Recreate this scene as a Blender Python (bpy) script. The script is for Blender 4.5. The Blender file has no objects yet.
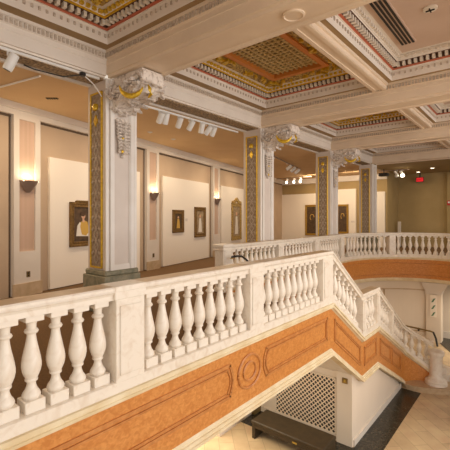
import bpy, bmesh, math, random
from mathutils import Vector, Matrix
random.seed(7)
S = bpy.context.scene
COL = S.collection
PI = math.pi
FL = -1.60      # gallery floor
GF = -4.60      # lower floor
CZ = 2.27       # gallery ceiling
BB, BT = 2.29, 2.71   # beam bottom / top
PX = -5.45      # front plane of the piers
SX = -2.76      # face plane of the near balustrade and stair
PY = [3.83, 8.33, 12.58, 16.80]

# ------------------------------------------------------------------ materials
MATS = {}
def mat(name, c1, c2=None, scale=6.0, rough=0.6, metal=0.0, bump=0.0, detail=6, dist=0.0, stretch=None, emit=None, est=0.0, lo=0.35, hi=0.65, bscale=None):
    m = bpy.data.materials.new(name); m.use_nodes = True
    nt = m.node_tree; b = nt.nodes['Principled BSDF']
    b.inputs['Roughness'].default_value = rough
    b.inputs['Metallic'].default_value = metal
    b.inputs['Base Color'].default_value = (*c1, 1)
    tc = nt.nodes.new('ShaderNodeTexCoord')
    mp = nt.nodes.new('ShaderNodeMapping')
    nt.links.new(tc.outputs['Object'], mp.inputs['Vector'])
    if stretch: mp.inputs['Scale'].default_value = stretch
    n = nt.nodes.new('ShaderNodeTexNoise'); n.inputs['Scale'].default_value = scale
    n.inputs['Detail'].default_value = detail; n.inputs['Distortion'].default_value = dist
    nt.links.new(mp.outputs[0], n.inputs['Vector'])
    if c2:
        r = nt.nodes.new('ShaderNodeValToRGB')
        r.color_ramp.elements[0].position = lo; r.color_ramp.elements[1].position = hi
        r.color_ramp.elements[0].color = (*c1, 1); r.color_ramp.elements[1].color = (*c2, 1)
        nt.links.new(n.outputs['Fac'], r.inputs[0]); nt.links.new(r.outputs[0], b.inputs['Base Color'])
    if bump:
        n2 = n
        if bscale:
            n2 = nt.nodes.new('ShaderNodeTexNoise'); n2.inputs['Scale'].default_value = bscale
            nt.links.new(mp.outputs[0], n2.inputs['Vector'])
        bp = nt.nodes.new('ShaderNodeBump'); bp.inputs['Strength'].default_value = bump; bp.inputs['Distance'].default_value = 0.02
        nt.links.new(n2.outputs['Fac'], bp.inputs['Height']); nt.links.new(bp.outputs[0], b.inputs['Normal'])
    if emit:
        b.inputs['Emission Color'].default_value = (*emit, 1); b.inputs['Emission Strength'].default_value = est
    MATS[name] = m
    return m
marble = mat('white_marble', (.84,.77,.68), (.68,.56,.44), 9, .30, dist=1.0, lo=.48, hi=.85)
marble_top = mat('rail_top_marble', (.56,.41,.26), (.45,.31,.18), 5, .3, dist=1.2)  # marble browned so the reflected tone of the rail tops sits in the colour
orange = mat('orange_marble', (.54,.20,.045), (.68,.30,.085), 20, .28, dist=.8, stretch=(1,1,1.4), lo=.38, hi=.66)
orange_dk = mat('shaded_orange_moulding', (.46,.17,.045), (.60,.26,.08), 12, .35)  # band marble made darker; shading of the panel outlines is in the colour
cream = mat('cream_moulding', (.82,.72,.52), (.72,.58,.36), 4, .5)
plaster = mat('pier_plaster', (.74,.66,.60), (.70,.62,.56), 3, .6)
plaster_w = mat('pier_white_strip', (.88,.84,.80), (.84,.79,.74), 3, .5)
beam_m = mat('beam_plaster', (.84,.69,.53), (.78,.63,.48), 2, .6)
face_m = mat('lit_beam_plaster', (.87,.80,.72), (.82,.74,.66), 2, .6)  # cross beam plaster made paler and cooler; the side light is painted in
leaf_m = mat('leaf_trim', (.70,.60,.50), (.45,.36,.28), 30, .6)
brown_m = mat('shaded_recess', (.38,.25,.12), (.34,.22,.10), 3, .7)  # brown carries the shade of the soffit plate around the coffers
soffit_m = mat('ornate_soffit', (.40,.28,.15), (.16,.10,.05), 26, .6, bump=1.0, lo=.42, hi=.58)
gold = mat('gilding', (.86,.58,.05), (.62,.38,.03), 22, .32, .45, bump=.3)
red = mat('red_paint', (.55,.17,.09), None, 3, .6)
dent_m = mat('dentil_plaster', (.80,.72,.62), None, 3, .6)
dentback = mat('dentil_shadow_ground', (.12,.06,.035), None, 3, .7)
coffer_m = mat('coffer_plaster', (.66,.50,.40), (.62,.46,.36), 2, .7)
gilt_m = mat('gilt_foliage', (.62,.43,.13), (.24,.13,.04), 26, .5, .2, bump=1.0, lo=.42, hi=.6)
orangepaint = mat('orange_frame_paint', (.62,.22,.04), None, 3, .5)
lattice_m = mat('lattice_gold', (.66,.48,.22), (.5,.34,.12), 12, .5)
mat('relief', (.52,.43,.34), (.42,.33,.25), 12)
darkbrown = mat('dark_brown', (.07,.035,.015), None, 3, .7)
wall_m = mat('wall_tan', (.57,.43,.30), (.53,.39,.27), 1.5, .8)
trim_m = mat('wall_trim', (.74,.67,.60), (.70,.63,.56), 2, .6)
inset_m = mat('pink_inset', (.60,.42,.32), (.55,.38,.28), 1, .7, stretch=(12,12,.3))
gap_m = mat('shadow_gap', (.12,.08,.05), None, 3, .8)
board_m = mat('display_board_paint', (.90,.82,.72), None, 3, .8)
skirt_m = mat('tan_stone_skirting', (.60,.45,.30), (.5,.36,.22), 7, .5)
gceil = mat('gallery_ceiling_plaster', (.72,.50,.27), (.68,.46,.24), 1.5, .8)
carpet = mat('brown_carpet', (.19,.10,.036), (.13,.068,.024), 40, .95)
olive = mat('olive_wall', (.42,.30,.14), (.38,.27,.12), 1.5, .8)
greenst = mat('grey_green_marble', (.34,.31,.22), (.20,.20,.14), 8, .4, dist=1)
damask = mat('damask_panel', (.40,.31,.23), (.24,.17,.11), 16, .6, bump=.8)
capm = mat('carved_plaster', (.84,.76,.69), (.34,.26,.20), 18, .6, bump=.5, bscale=40, lo=.50, hi=.75)  # dark noise patches paint the shade in the crevices of the carving
frame_m = mat('old_gilt_frame', (.28,.16,.04), (.14,.07,.02), 30, .4, .3, bump=.6)
canvas_m = mat('dark_canvas', (.06,.035,.02), (.12,.07,.035), 9, .5)
paleprt = mat('faded_canvas', (.45,.34,.20), (.25,.16,.09), 9, .5)
skin = mat('painted_skin', (.70,.42,.28), None); hairm = mat('painted_hair', (.08,.04,.02), None)
whitep = mat('painted_white', (.80,.74,.66), None); goldp = mat('painted_gold', (.62,.38,.08), None)
white_mt = mat('white_metal', (.85,.84,.82), None, 3, .4)
black_mt = mat('black_metal', (.02,.02,.02), None, 3, .4)
bronze = mat('bronze', (.16,.10,.035), (.28,.19,.07), 8, .35, .5)
benchm = mat('bench_brown', (.06,.038,.016), (.04,.026,.011), 8, .55)
darkmar = mat('dark_marble', (.02,.018,.013), (.09,.075,.05), 9, .25, dist=2.5, lo=.45, hi=.75)
lowwall = mat('lower_wall_cream', (.78,.68,.57), (.74,.64,.53), 1, .7)
sconce_m = mat('sconce_metal', (.30,.22,.18), None, 3, .4, .3)
glow = mat('lamp_glow', (1,.9,.7), None, emit=(1,.82,.55), est=6)
glow2 = mat('spot_glow', (1,.9,.7), None, emit=(1,.85,.6), est=5)
redglow = mat('exit_red', (.8,.02,.03), None, emit=(1,.0,.02), est=.45)
redp = mat('alarm_red', (.5,.02,.02), None)
green = mat('sign_green', (.10,.22,.12), None)
brass = mat('brass', (.5,.36,.08), None, 3, .3, .6)
stripe = mat('slot_black', (.015,.012,.01), None)

def floor_mat():
    m = bpy.data.materials.new('diagonal_stone_floor'); m.use_nodes = True
    nt = m.node_tree; b = nt.nodes['Principled BSDF']; b.inputs['Roughness'].default_value = .35
    tc = nt.nodes.new('ShaderNodeTexCoord'); mp = nt.nodes.new('ShaderNodeMapping')
    mp.inputs['Rotation'].default_value = (0,0,math.radians(45))
    nt.links.new(tc.outputs['Object'], mp.inputs[0])
    br = nt.nodes.new('ShaderNodeTexBrick')
    br.inputs['Scale'].default_value = 1.0
    br.inputs['Brick Width'].default_value = .9; br.inputs['Row Height'].default_value = .3
    br.inputs['Mortar Size'].default_value = .006; br.inputs['Mortar Smooth'].default_value = .5
    br.inputs['Color1'].default_value = (.66,.50,.31,1); br.inputs['Color2'].default_value = (.55,.41,.25,1)
    br.inputs['Mortar'].default_value = (.38,.28,.17,1)
    nt.links.new(mp.outputs[0], br.inputs['Vector'])
    n = nt.nodes.new('ShaderNodeTexNoise'); n.inputs['Scale'].default_value = 3; n.inputs['Detail'].default_value = 6
    nt.links.new(tc.outputs['Object'], n.inputs['Vector'])
    mx = nt.nodes.new('ShaderNodeMixRGB'); mx.blend_type = 'OVERLAY'; mx.inputs[0].default_value = .4
    nt.links.new(br.outputs['Color'], mx.inputs[1]); nt.links.new(n.outputs['Fac'], mx.inputs[2])
    nt.links.new(mx.outputs[0], b.inputs['Base Color'])
    return m
stonefloor = floor_mat()
def grille_mat():
    m = bpy.data.materials.new('pierced_fretwork'); m.use_nodes = True
    nt = m.node_tree; b = nt.nodes['Principled BSDF']
    tc = nt.nodes.new('ShaderNodeTexCoord'); sp = nt.nodes.new('ShaderNodeSeparateXYZ')
    nt.links.new(tc.outputs['Object'], sp.inputs[0])
    def M(op, a, bb=None):
        n = nt.nodes.new('ShaderNodeMath'); n.operation = op
        for i, v in enumerate((a, bb)):
            if v is None: continue
            if isinstance(v, (int, float)): n.inputs[i].default_value = v
            else: nt.links.new(v, n.inputs[i])
        return n.outputs[0]
    k = 2*PI/.10
    a = M('SINE', M('MULTIPLY', sp.outputs[0], k)); c = M('SINE', M('MULTIPLY', sp.outputs[2], k))
    p = M('MULTIPLY', a, c)
    a2 = M('COSINE', M('MULTIPLY', sp.outputs[0], 2*k)); c2 = M('COSINE', M('MULTIPLY', sp.outputs[2], k*2))
    q = M('ADD', M('MULTIPLY', M('MULTIPLY', a2, c2), -.35), p)
    t = M('GREATER_THAN', q, .08)
    mx = nt.nodes.new('ShaderNodeMixRGB')
    mx.inputs[1].default_value = (.80,.66,.50,1); mx.inputs[2].default_value = (.03,.022,.018,1)
    nt.links.new(t, mx.inputs[0]); nt.links.new(mx.outputs[0], b.inputs['Base Color'])
    return m
fret = grille_mat()

# ------------------------------------------------------------------ mesh helpers
class MB:
    def __init__(s): s.v = []; s.f = []; s.m = []; s.sm = []
    def add(s, vs, fs, mi=0, smooth=False):
        o = len(s.v); s.v += [tuple(p) for p in vs]
        for f in fs: s.f.append([i+o for i in f]); s.m.append(mi); s.sm.append(smooth)
        return s
    def box(s, x0, x1, y0, y1, z0, z1, mi=0):
        vs = [(x,y,z) for x in (x0,x1) for y in (y0,y1) for z in (z0,z1)]
        return s.add(vs, [(0,1,3,2),(4,6,7,5),(0,4,5,1),(2,3,7,6),(0,2,6,4),(1,5,7,3)], mi)
    def bbox(s, x0, x1, y0, y1, z0, z1, b=.01, mi=0):     # box with chamfered edges
        bm = bmesh.new()
        bmesh.ops.create_cube(bm, size=1)
        for v in bm.verts: v.co = ((x0+x1)/2+v.co.x*(x1-x0), (y0+y1)/2+v.co.y*(y1-y0), (z0+z1)/2+v.co.z*(z1-z0))
        bmesh.ops.bevel(bm, geom=bm.edges[:], offset=b, segments=1, affect='EDGES')
        bm.verts.index_update()
        s.add([v.co[:] for v in bm.verts], [[v.index for v in f.verts] for f in bm.faces], mi); bm.free()
        return s
    def obox(s, c, ax, ay, az, mi=0):      # box from centre and half-axis vectors
        c, ax, ay, az = map(Vector, (c, ax, ay, az))
        vs = [c+ax*i+ay*j+az*k for i in (-1,1) for j in (-1,1) for k in (-1,1)]
        return s.add(vs, [(0,1,3,2),(4,6,7,5),(0,4,5,1),(2,3,7,6),(0,2,6,4),(1,5,7,3)], mi)
    def lathe(s, prof, c=(0,0,0), n=20, mi=0):
        vs = []; fs = []
        for r, z in prof:
            for i in range(n):
                a = 2*PI*i/n; vs.append((c[0]+r*math.cos(a), c[1]+r*math.sin(a), c[2]+z))
        for j in range(len(prof)-1):
            for i in range(n): fs.append((j*n+i, j*n+(i+1)%n, (j+1)*n+(i+1)%n, (j+1)*n+i))
        fs.append(tuple(range(n))[::-1]); fs.append(tuple(range((len(prof)-1)*n, len(prof)*n)))
        return s.add(vs, fs, mi, True)
    def tube(s, pts, r, n=8, mi=0, taper=None):
        pts = [Vector(p) for p in pts]; vs = []; fs = []
        for j, p in enumerate(pts):
            d = (pts[min(j+1, len(pts)-1)]-pts[max(j-1, 0)]).normalized()
            u = d.cross(Vector((0,0,1)));  u = u if u.length > .05 else d.cross(Vector((1,0,0)))
            u.normalize(); w = d.cross(u); rr = r if taper is None else r*taper[j]
            for i in range(n):
                a = 2*PI*i/n; vs.append(p+u*(rr*math.cos(a))+w*(rr*math.sin(a)))
        for j in range(len(pts)-1):
            for i in range(n): fs.append((j*n+i, j*n+(i+1)%n, (j+1)*n+(i+1)%n, (j+1)*n+i))
        fs.append(tuple(range(n))[::-1]); fs.append(tuple(range((len(pts)-1)*n, len(pts)*n)))
        return s.add(vs, fs, mi, True)
    def sweep(s, path, prof, closed=False, mi=0, caps=True):
        """path: (x,y,z); prof: (offset to the right of travel, z) closed outline; mi may be a list per profile edge"""
        P = [Vector(p) for p in path]; n = len(P); k = len(prof); vs = []; fs = []
        for i, p in enumerate(P):
            a = P[(i-1) % n] if (closed or i > 0) else None
            b = P[(i+1) % n] if (closed or i < n-1) else None
            def nr(u, v):
                d = Vector((v.x-u.x, v.y-u.y, 0)).normalized(); return Vector((d.y, -d.x, 0))
            if a is None: nn = nr(p, b)
            elif b is None: nn = nr(a, p)
            else:
                n1, n2 = nr(a, p), nr(p, b); nn = n1+n2
                nn = nn/max(nn.dot(n1), .2) if nn.length > 1e-6 else n1
            for o, z in prof: vs.append(p+nn*o+Vector((0,0,z)))
        rng = range(n if closed else n-1)
        for i in rng:
            for j in range(k):
                f = (i*k+j, ((i+1) % n)*k+j, ((i+1) % n)*k+(j+1) % k, i*k+(j+1) % k)
                s.add([], []); fs.append((f, mi[j] if isinstance(mi, (list, tuple)) else mi))
        o = len(s.v); s.v += [tuple(p) for p in vs]
        for f, q in fs: s.f.append([i+o for i in f]); s.m.append(q); s.sm.append(False)
        if caps and not closed:
            q = mi[0] if isinstance(mi, (list, tuple)) else mi
            s.f.append([o+i for i in range(k)][::-1]); s.m.append(q); s.sm.append(False)
            s.f.append([o+(n-1)*k+i for i in range(k)]); s.m.append(q); s.sm.append(False)
        return s
    def prism(s, poly, a, b, axis='z', mi=0):
        n = len(poly)
        def mk(p, t):
            return (p[0], p[1], t) if axis == 'z' else ((t, p[0], p[1]) if axis == 'x' else (p[0], t, p[1]))
        vs = [mk(p, a) for p in poly]+[mk(p, b) for p in poly]
        fs = [tuple(range(n))[::-1], tuple(range(n, 2*n))]+[(i, (i+1) % n, n+(i+1) % n, n+i) for i in range(n)]
        return s.add(vs, fs, mi)
    def build(s, name, mats, parent=None, loc=None, tri=False):
        me = bpy.data.meshes.new(name); me.from_pydata(s.v, [], s.f)
        for m in (mats if isinstance(mats, (list, tuple)) else [mats]): me.materials.append(m)
        me.polygons.foreach_set('material_index', s.m); me.polygons.foreach_set('use_smooth', s.sm)
        bm = bmesh.new(); bm.from_mesh(me)
        bmesh.ops.recalc_face_normals(bm, faces=bm.faces[:])
        if tri: bmesh.ops.triangulate(bm, faces=[f for f in bm.faces if len(f.verts) > 4])
        bm.to_mesh(me); bm.free()
        if any(s.sm):
            try: me.set_sharp_from_angle(angle=math.radians(40))
            except Exception: pass
        o = bpy.data.objects.new(name, me); COL.objects.link(o)
        if parent: o.parent = parent
        if loc: o.location = loc
        return o
def tag(o, label=None, cat=None, group=None, kind=None):
    if label: o['label'] = label
    if cat: o['category'] = cat
    if group: o['group'] = group
    if kind: o['kind'] = kind
    return o
def thing(name, label, cat, loc=(0,0,0), rz=0, group=None):
    o = bpy.data.objects.new(name, None); COL.objects.link(o); o.location = loc; o.rotation_euler = (0,0,rz)
    o.empty_display_size = .1
    return tag(o, label, cat, group)
def struct(name, mb, mats, label=None, tri=False, cat=None):
    o = mb.build(name, mats, tri=tri); return tag(o, label, cat, kind='structure')
def copy_tree(o, parent=None):
    c = o.copy(); COL.objects.link(c); c.parent = parent
    for ch in list(o.children): copy_tree(ch, c)
    return c

# ------------------------------------------------------------------ plan curves
ECX, ECY, ERX, ERY = -2.85, 13.0, 2.30, 2.6
def ell(a, grow=0.0):   # a in degrees, 180 = left
    t = math.radians(a); return (ECX+(ERX+grow)*math.cos(t), ECY+(ERY+grow)*math.sin(t))
def ell_path(a0, a1, z, n, grow=0.0): return [(*ell(a0+(a1-a0)*i/n, grow), z) for i in range(n+1)]

# side wall of the gallery runs obliquely
W0 = Vector((-7.93, 2.82, 0)); W1 = Vector((-9.98, 11.3, 0)); WU = (W1-W0).normalized(); WN = Vector((WU.y, -WU.x, 0))
WR = math.atan2(WU.y, WU.x)
def wp(k, off=0.0, z=0.0): return W0+WU*k+WN*off+Vector((0,0,z))

# ------------------------------------------------------------------ floors, walls, gallery ceiling
mb = MB(); mb.box(-14, 9, -6, 26, GF-.2, GF)
struct('floor', mb, stonefloor, 'tan stone floor of the lower hall laid diagonally', cat='floor')
mb = MB()
mb.box(-9.0, -2.86, -5, 6.1, -2.42, FL)
mb.box(-13.2, -9.0, -5, 22.7, -2.42, FL)
mb.box(-9.0, -5.2, 6.1, 13.0, -2.42, FL)
pts = [ell(180-i*180/36, .04) for i in range(37)]+[(ECX+ERX+.04, 9.0)]
poly = pts+[(6.0, 9.0), (6.0, 22.7), (-9.0, 22.7), (-9.0, 13.0)]
mb.prism(poly, -2.42, FL)
struct('floor', mb, [carpet], 'brown carpeted gallery floor behind the balustrades', tri=True, cat='floor')

mb = MB()
def wbox(mb, k0, k1, o0, o1, z0, z1, mi=0):
    a, b = wp(k0), wp(k1)
    vs = [wp(k, o, z) for k in (k0,k1) for o in (o0,o1) for z in (z0,z1)]
    mb.add(vs, [(0,1,3,2),(4,6,7,5),(0,4,5,1),(2,3,7,6),(0,2,6,4),(1,5,7,3)], mi)
wbox(mb, -8, 18.2, -.30, -.08, FL, 2.35)
struct('wall_left', mb, [wall_m])
mb = MB()
wbox(mb, -8, 18.2, -.08, .03, 2.03, CZ); wbox(mb, -8, 18.2, .03, .07, 2.14, CZ); 
struct('trim_1', mb, [trim_m])
mb = MB(); wbox(mb, -8, 18.2, -.079, -.06, 1.99, 2.03)
struct('trim_2', mb, gap_m)
UP = [-3.66, .56, 4.78, 9.0, 13.2]
for i, k in enumerate(UP):
    mb = MB()
    wbox(mb, k-.30, k-.18, -.08, .03, FL+.02, 2.03); wbox(mb, k+.18, k+.30, -.08, .03, FL+.02, 2.03)
    wbox(mb, k-.18, k+.18, -.08, .03, FL+.02, -.70); wbox(mb, k-.18, k+.18, -.08, .03, 1.97, 2.03)
    wbox(mb, k-.18, k+.18, -.08, -.01, -.70, 1.97, 1)
    wbox(mb, k-.33, k+.33, .03, .055, FL, -1.34, 2); 
    wbox(mb, k-.335, k-.301, -.079, -.07, FL, 1.99, 3); wbox(mb, k+.301, k+.34, -.079, -.05, FL, 1.99, 3)
    struct('trim_%d' % (3+i), mb, [trim_m, inset_m, skirt_m, gap_m])
BLAB = ['white display board behind the portrait of a lady in white and gold', 'white display board carrying two small framed portraits', 'white display board behind the tall crested mirror like frame']
for i, (k0, k1) in enumerate(((1.12, 4.18), (5.33, 8.40), (9.5, 12.6))):
    mb = MB(); wbox(mb, k0, k1, -.075, .0, FL+.02, 1.31)
    tag(mb.build('display_board', board_m), BLAB[i], 'display board')
# back walls
mb = MB(); mb.box(-13.4, -6.0, 20.5, 20.7, FL, 2.35); struct('wall_back', mb, olive)
mb = MB(); mb.box(-6.0, 6.0, 22.5, 22.7, FL, 2.35); mb.box(-6.2, -6.0, 20.7, 22.6, FL, 2.35); struct('wall_back', mb, olive)
mb = MB(); mb.box(-13.2, -6.0, 20.38, 20.5, 1.98, CZ); mb.box(-13.2,-6.0,20.34,20.38,2.1,CZ); struct('trim_9', mb, trim_m)
mb = MB(); mb.box(-3.55, -3.1, 22.2, 22.5, FL, CZ); struct('trim_10', mb, olive)
for (x0, x1, z1, lab) in ((-12.6, -9.5, 1.38, 'long white display board on the end wall, seen left of the third pier'), (-9.1, -7.62, 1.55, 'white display board on the end wall holding the dark framed picture with a round glint'), (-7.35, -6.1, 1.33, 'narrow white display board on the end wall right of the fourth pier')):
    mb = MB(); mb.box(x0, x1, 20.40, 20.5, FL+.02, z1); tag(mb.build('display_board', board_m), lab, 'display board')
# gallery ceilings
mb = MB(); mb.box(-13.4, -5.95, -5, 20.7, CZ, CZ+.1)
struct('ceiling', mb, gceil, 'tan plaster ceiling of the gallery behind the piers', cat='ceiling')
mb = MB(); mb.box(-6.6, 6, 17.1, 22.7, CZ+.08, CZ+.18)
struct('ceiling', mb, olive)

# ------------------------------------------------------------------ coffered ceiling over the well
XR = [(-5.20, -2.74), (-2.23, .23), (.74, 3.2)]
YB = [-.67]+PY
def beads(mb, p0, p1, n, size, mi=0, drop=0):
    p0, p1 = Vector(p0), Vector(p1)
    for i in range(n):
        c = p0.lerp(p1, (i+.5)/n); mb.box(c.x-size[0], c.x+size[0], c.y-size[1], c.y+size[1], c.z-size[2], c.z+size[2], mi)
mb = MB()
# soffit plate with openings
mb.box(PX, XR[0][0], -1.2, 17.1, BT, BT+.012)
for i in range(3):
    xb0 = XR[i][1]; xb1 = XR[i+1][0] if i < 2 else 3.6
    mb.box(xb0, xb1, -1.2, 17.1, BT, BT+.012)
for y in YB: 
    for (a, b) in XR: mb.box(a, b, y-.44, y+.44, BT, BT+.012)
plate = struct('ceiling', mb, [brown_m], 'coffered plaster ceiling over the open stairwell', cat='ceiling')
def coffer(x0, x1, y0, y1, gilt):
    prof = [(.004, BT-.004), (.004, 2.84), (-.0, 2.855), (-.0, 2.90), (.03, 2.90), (.03, 2.925), (.06, 2.925), (.06, 3.00), (.15, 3.005), (.15, 3.03), (.17, 3.03), (.19, 3.09), (.24, 3.10), (.27, 3.10)]
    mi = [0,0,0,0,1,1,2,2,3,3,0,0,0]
    if gilt: prof += [(.55, 3.14), (.55, 3.10), (.66, 3.10), (.66, 3.22)]; mi += [4,5,5,5]
    o = MB(); vs = []
    for ins, z in prof:
        vs += [(x0+ins, y0+ins, z), (x1-ins, y0+ins, z), (x1-ins, y1-ins, z), (x0+ins, y1-ins, z)]
    for j in range(len(prof)-1):
        for q in range(4): o.add([vs[j*4+q], vs[j*4+(q+1) % 4], vs[j*4+4+(q+1) % 4], vs[j*4+4+q]], [(0,1,2,3)], mi[j])
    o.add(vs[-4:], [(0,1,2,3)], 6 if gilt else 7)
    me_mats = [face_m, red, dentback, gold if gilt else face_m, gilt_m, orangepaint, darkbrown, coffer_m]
    c = o.build('coffer', me_mats, plate)
    d = MB(); e = MB(); t = MB(); a = .10
    for (p, q, ax) in (((x0,y0),(x1,y0),0), ((x1,y0),(x1,y1),1), ((x1,y1),(x0,y1),0), ((x0,y1),(x0,y0),1)):
        L = abs(q[0]-p[0])+abs(q[1]-p[1]); n = int(L/a)
        sx = 1 if p[0] == x0 and q[0] == x0 else -1
        for i in range(n):
            u = (i+.5)/n
            if ax == 0:
                y = p[1]; sg = 1 if y == y0 else -1; x = p[0]+(q[0]-p[0])*u
                if x0+.1 < x < x1-.1: d.box(x-.024, x+.024, min(y+sg*.06, y+sg*.13), max(y+sg*.06, y+sg*.13), 2.93, 3.004)
                if x0+.2 < x < x1-.2: e.box(x-.028, x+.028, min(y+sg*.17, y+sg*.225), max(y+sg*.17, y+sg*.225), 3.04, 3.085)
                t.box(x-.015, x+.015, min(y, y+sg*.02), max(y, y+sg*.02), 2.80, 2.85)
            else:
                x = p[0]; sg = 1 if x == x0 else -1; y = p[1]+(q[1]-p[1])*u
                if y0+.1 < y < y1-.1: d.box(min(x+sg*.06, x+sg*.13), max(x+sg*.06, x+sg*.13), y-.024, y+.024, 2.93, 3.004)
                if y0+.2 < y < y1-.2: e.box(min(x+sg*.17, x+sg*.225), max(x+sg*.17, x+sg*.225), y-.028, y+.028, 3.04, 3.085)
                t.box(min(x, x+sg*.02), max(x, x+sg*.02), y-.015, y+.015, 2.80, 2.85)
    d.build('dentil_course', dent_m, c); e.build('egg_moulding', gold if gilt else dent_m, c); t.build('leaf_moulding', leaf_m, c)
    if gilt:
        g = MB(); i0 = .66; xa, xb, ya, yb = x0+i0, x1-i0, y0+i0, y1-i0
        nx = int((xb-xa)/.11)
        for i in range(1, nx): 
            x = xa+(xb-xa)*i/nx; g.box(x-.018, x+.018, ya, yb, 3.17, 3.20)
        ny = int((yb-ya)/.11)
        for i in range(1, ny):
            y = ya+(yb-ya)*i/ny; g.box(xa, xb, y-.018, y+.018, 3.165, 3.195)
        g.build('lattice', lattice_m, c)
        h = MB()
        for i in range(90):
            u = random.random(); sd = random.randrange(4); ins = random.uniform(.32, .50)
            x = x0+ins if sd == 0 else x1-ins if sd == 1 else x0+.3+u*(x1-x0-.6)
            y = y0+ins if sd == 2 else y1-ins if sd == 3 else y0+.3+u*(y1-y0-.6)
            r = random.uniform(.03, .07); an = random.uniform(0, 6.3)
            h.obox((x, y, 3.09), (r*math.cos(an), r*math.sin(an), 0), (-r*.4*math.sin(an), r*.4*math.cos(an), 0), (0,0,.03))
        h.build('gilt_scrollwork', gold, c)
    return c
for j in range(4):
    y0, y1 = YB[j]+.44, YB[j+1]-.44
    for i in range(3): coffer(XR[i][0], XR[i][1], y0, y1, i == 0)
# slot diffusers and ceiling diffuser in the plain coffer
mb = MB(); mb.box(-1.87, -1.63, 4.9, 7.22, 3.07, 3.10)
vent = thing('slot_diffuser', 'long slotted air diffuser in the plain pink ceiling coffer', 'vent', (0,0,0))
mb.build('frame', coffer_m, vent)
mb = MB()
for q in range(4): mb.box(-1.855+q*.058, -1.822+q*.058, 4.92, 7.2, 3.060, 3.072)
mb.build('slots', stripe, vent)
mb = MB(); mb.lathe([(.10,0),(.10,-.02),(.06,-.03)], (0,0,0), 16); mb.box(-.06,.06,-.008,.008,-.045,-.02,1); mb.box(-.008,.008,-.06,.06,-.045,-.02,1)
o = mb.build('ceiling_rosette', [dent_m, stripe], None, (-1.22, 6.25, 3.10)); tag(o, 'small round grilled fitting in the pink coffer beside the slots', 'ceiling fitting')

# beams: structure, each with its leaf trim as a part
def beam_x(n, y, hw=.30):
    mb = MB(); x0, x1 = PX, 3.6
    pr = [(-hw, BB+.05), (-hw+.03, BB+.04), (-hw+.03, BB), (-hw+.09, BB), (-hw+.10, BB+.03), (hw-.10, BB+.03), (hw-.09, BB), (hw-.03, BB), (hw-.03, BB+.04), (hw, BB+.05), (hw, BB+.2), (hw+.01, BB+.21),  (hw, BT-.13), (hw+.03, BT-.12), (hw+.03, BT-.05), (hw+.05, BT-.04), (hw+.05, BT), (-hw-.05, BT), (-hw-.05, BT-.04), (-hw-.03, BT-.05), (-hw-.03, BT-.12), (-hw, BT-.13), (-hw-.01, BB+.21), (-hw, BB+.2)]
    mb.sweep([(x0, y, 0), (x1, y, 0)], pr)
    o = struct('trim_%d' % n, mb, beam_m, 'heavy plaster cross beam running out from a pier across the well', cat='beam')
    t = MB()
    for sgn in (-1, 1):
        yy = y+sgn*(hw+.035); N = int((x1-x0)/.06)
        beads(t, (x0, yy, BT-.085), (x1, yy, BT-.085), N, (.018, .012, .035))
    t.build('leaf_moulding', leaf_m, o)
    if abs(y-3.83) < .1:
        t = MB(); t.lathe([(.13,.03),(.13,.012),(.11,.005),(.10,.018),(.001,.018)], (-2.15, y, BB), 24)
        t.build('medallion', beam_m, o)
for i, y in enumerate(YB[0:5]): beam_x(11+i, y)
def beam_y(n, y0, y1):
    mb = MB(); D = .58
    pr = [(0, BB+.03), (0, BB+.20), (.012, BB+.21), (.012, BT-.14), (.035, BT-.13), (.035, BT-.05), (.06, BT-.04), (.06, BT), (-D, BT), (-D, BB), (-.04, BB), (-.04, BB+.03)]
    mb.sweep([(PX, y0, 0), (PX, y1, 0)], pr)
    o = struct('trim_%d' % n, mb, face_m, 'long white plaster beam spanning from pier to pier', cat='beam')
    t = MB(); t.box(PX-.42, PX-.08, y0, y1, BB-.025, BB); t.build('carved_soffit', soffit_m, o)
    t = MB(); beads(t, (PX+.04, y0, BT-.09), (PX+.04, y1, BT-.09), int((y1-y0)/.06), (.012, .018, .035)); t.build('leaf_moulding', leaf_m, o)
    t = MB(); t.box(PX-.53, PX-.46, y0, y1, BB-.05, BB); t.build('moulding', trim_m, o)
edges = [-.37, 3.53, 4.13, 8.03, 8.63, 12.28, 12.88, 16.5]
for i in range(4): beam_y(16+i, edges[2*i], edges[2*i+1])
for i, (a, b) in enumerate(zip(XR[:-1], XR[1:])):
    for j in range(4):
        mb = MB(); xc = (a[1]+b[0])/2; y0, y1 = YB[j]+.36, YB[j+1]-.36
        pr = [(-.17, BT), (-.17, BT-.05), (-.14, BT-.055), (-.14, BT-.12), (-.12, BT-.13), (-.06, BT-.13), (-.06, BT-.11), (.06, BT-.11), (.06, BT-.13), (.12, BT-.13), (.14, BT-.12), (.14, BT-.055), (.17, BT-.05), (.17, BT)]
        mb.sweep([(xc, y0, 0), (xc, y1, 0)], pr)
        struct('trim_%d' % (20+4*i+j), mb, beam_m, 'slender plaster rib between two coffers', cat='beam')

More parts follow.
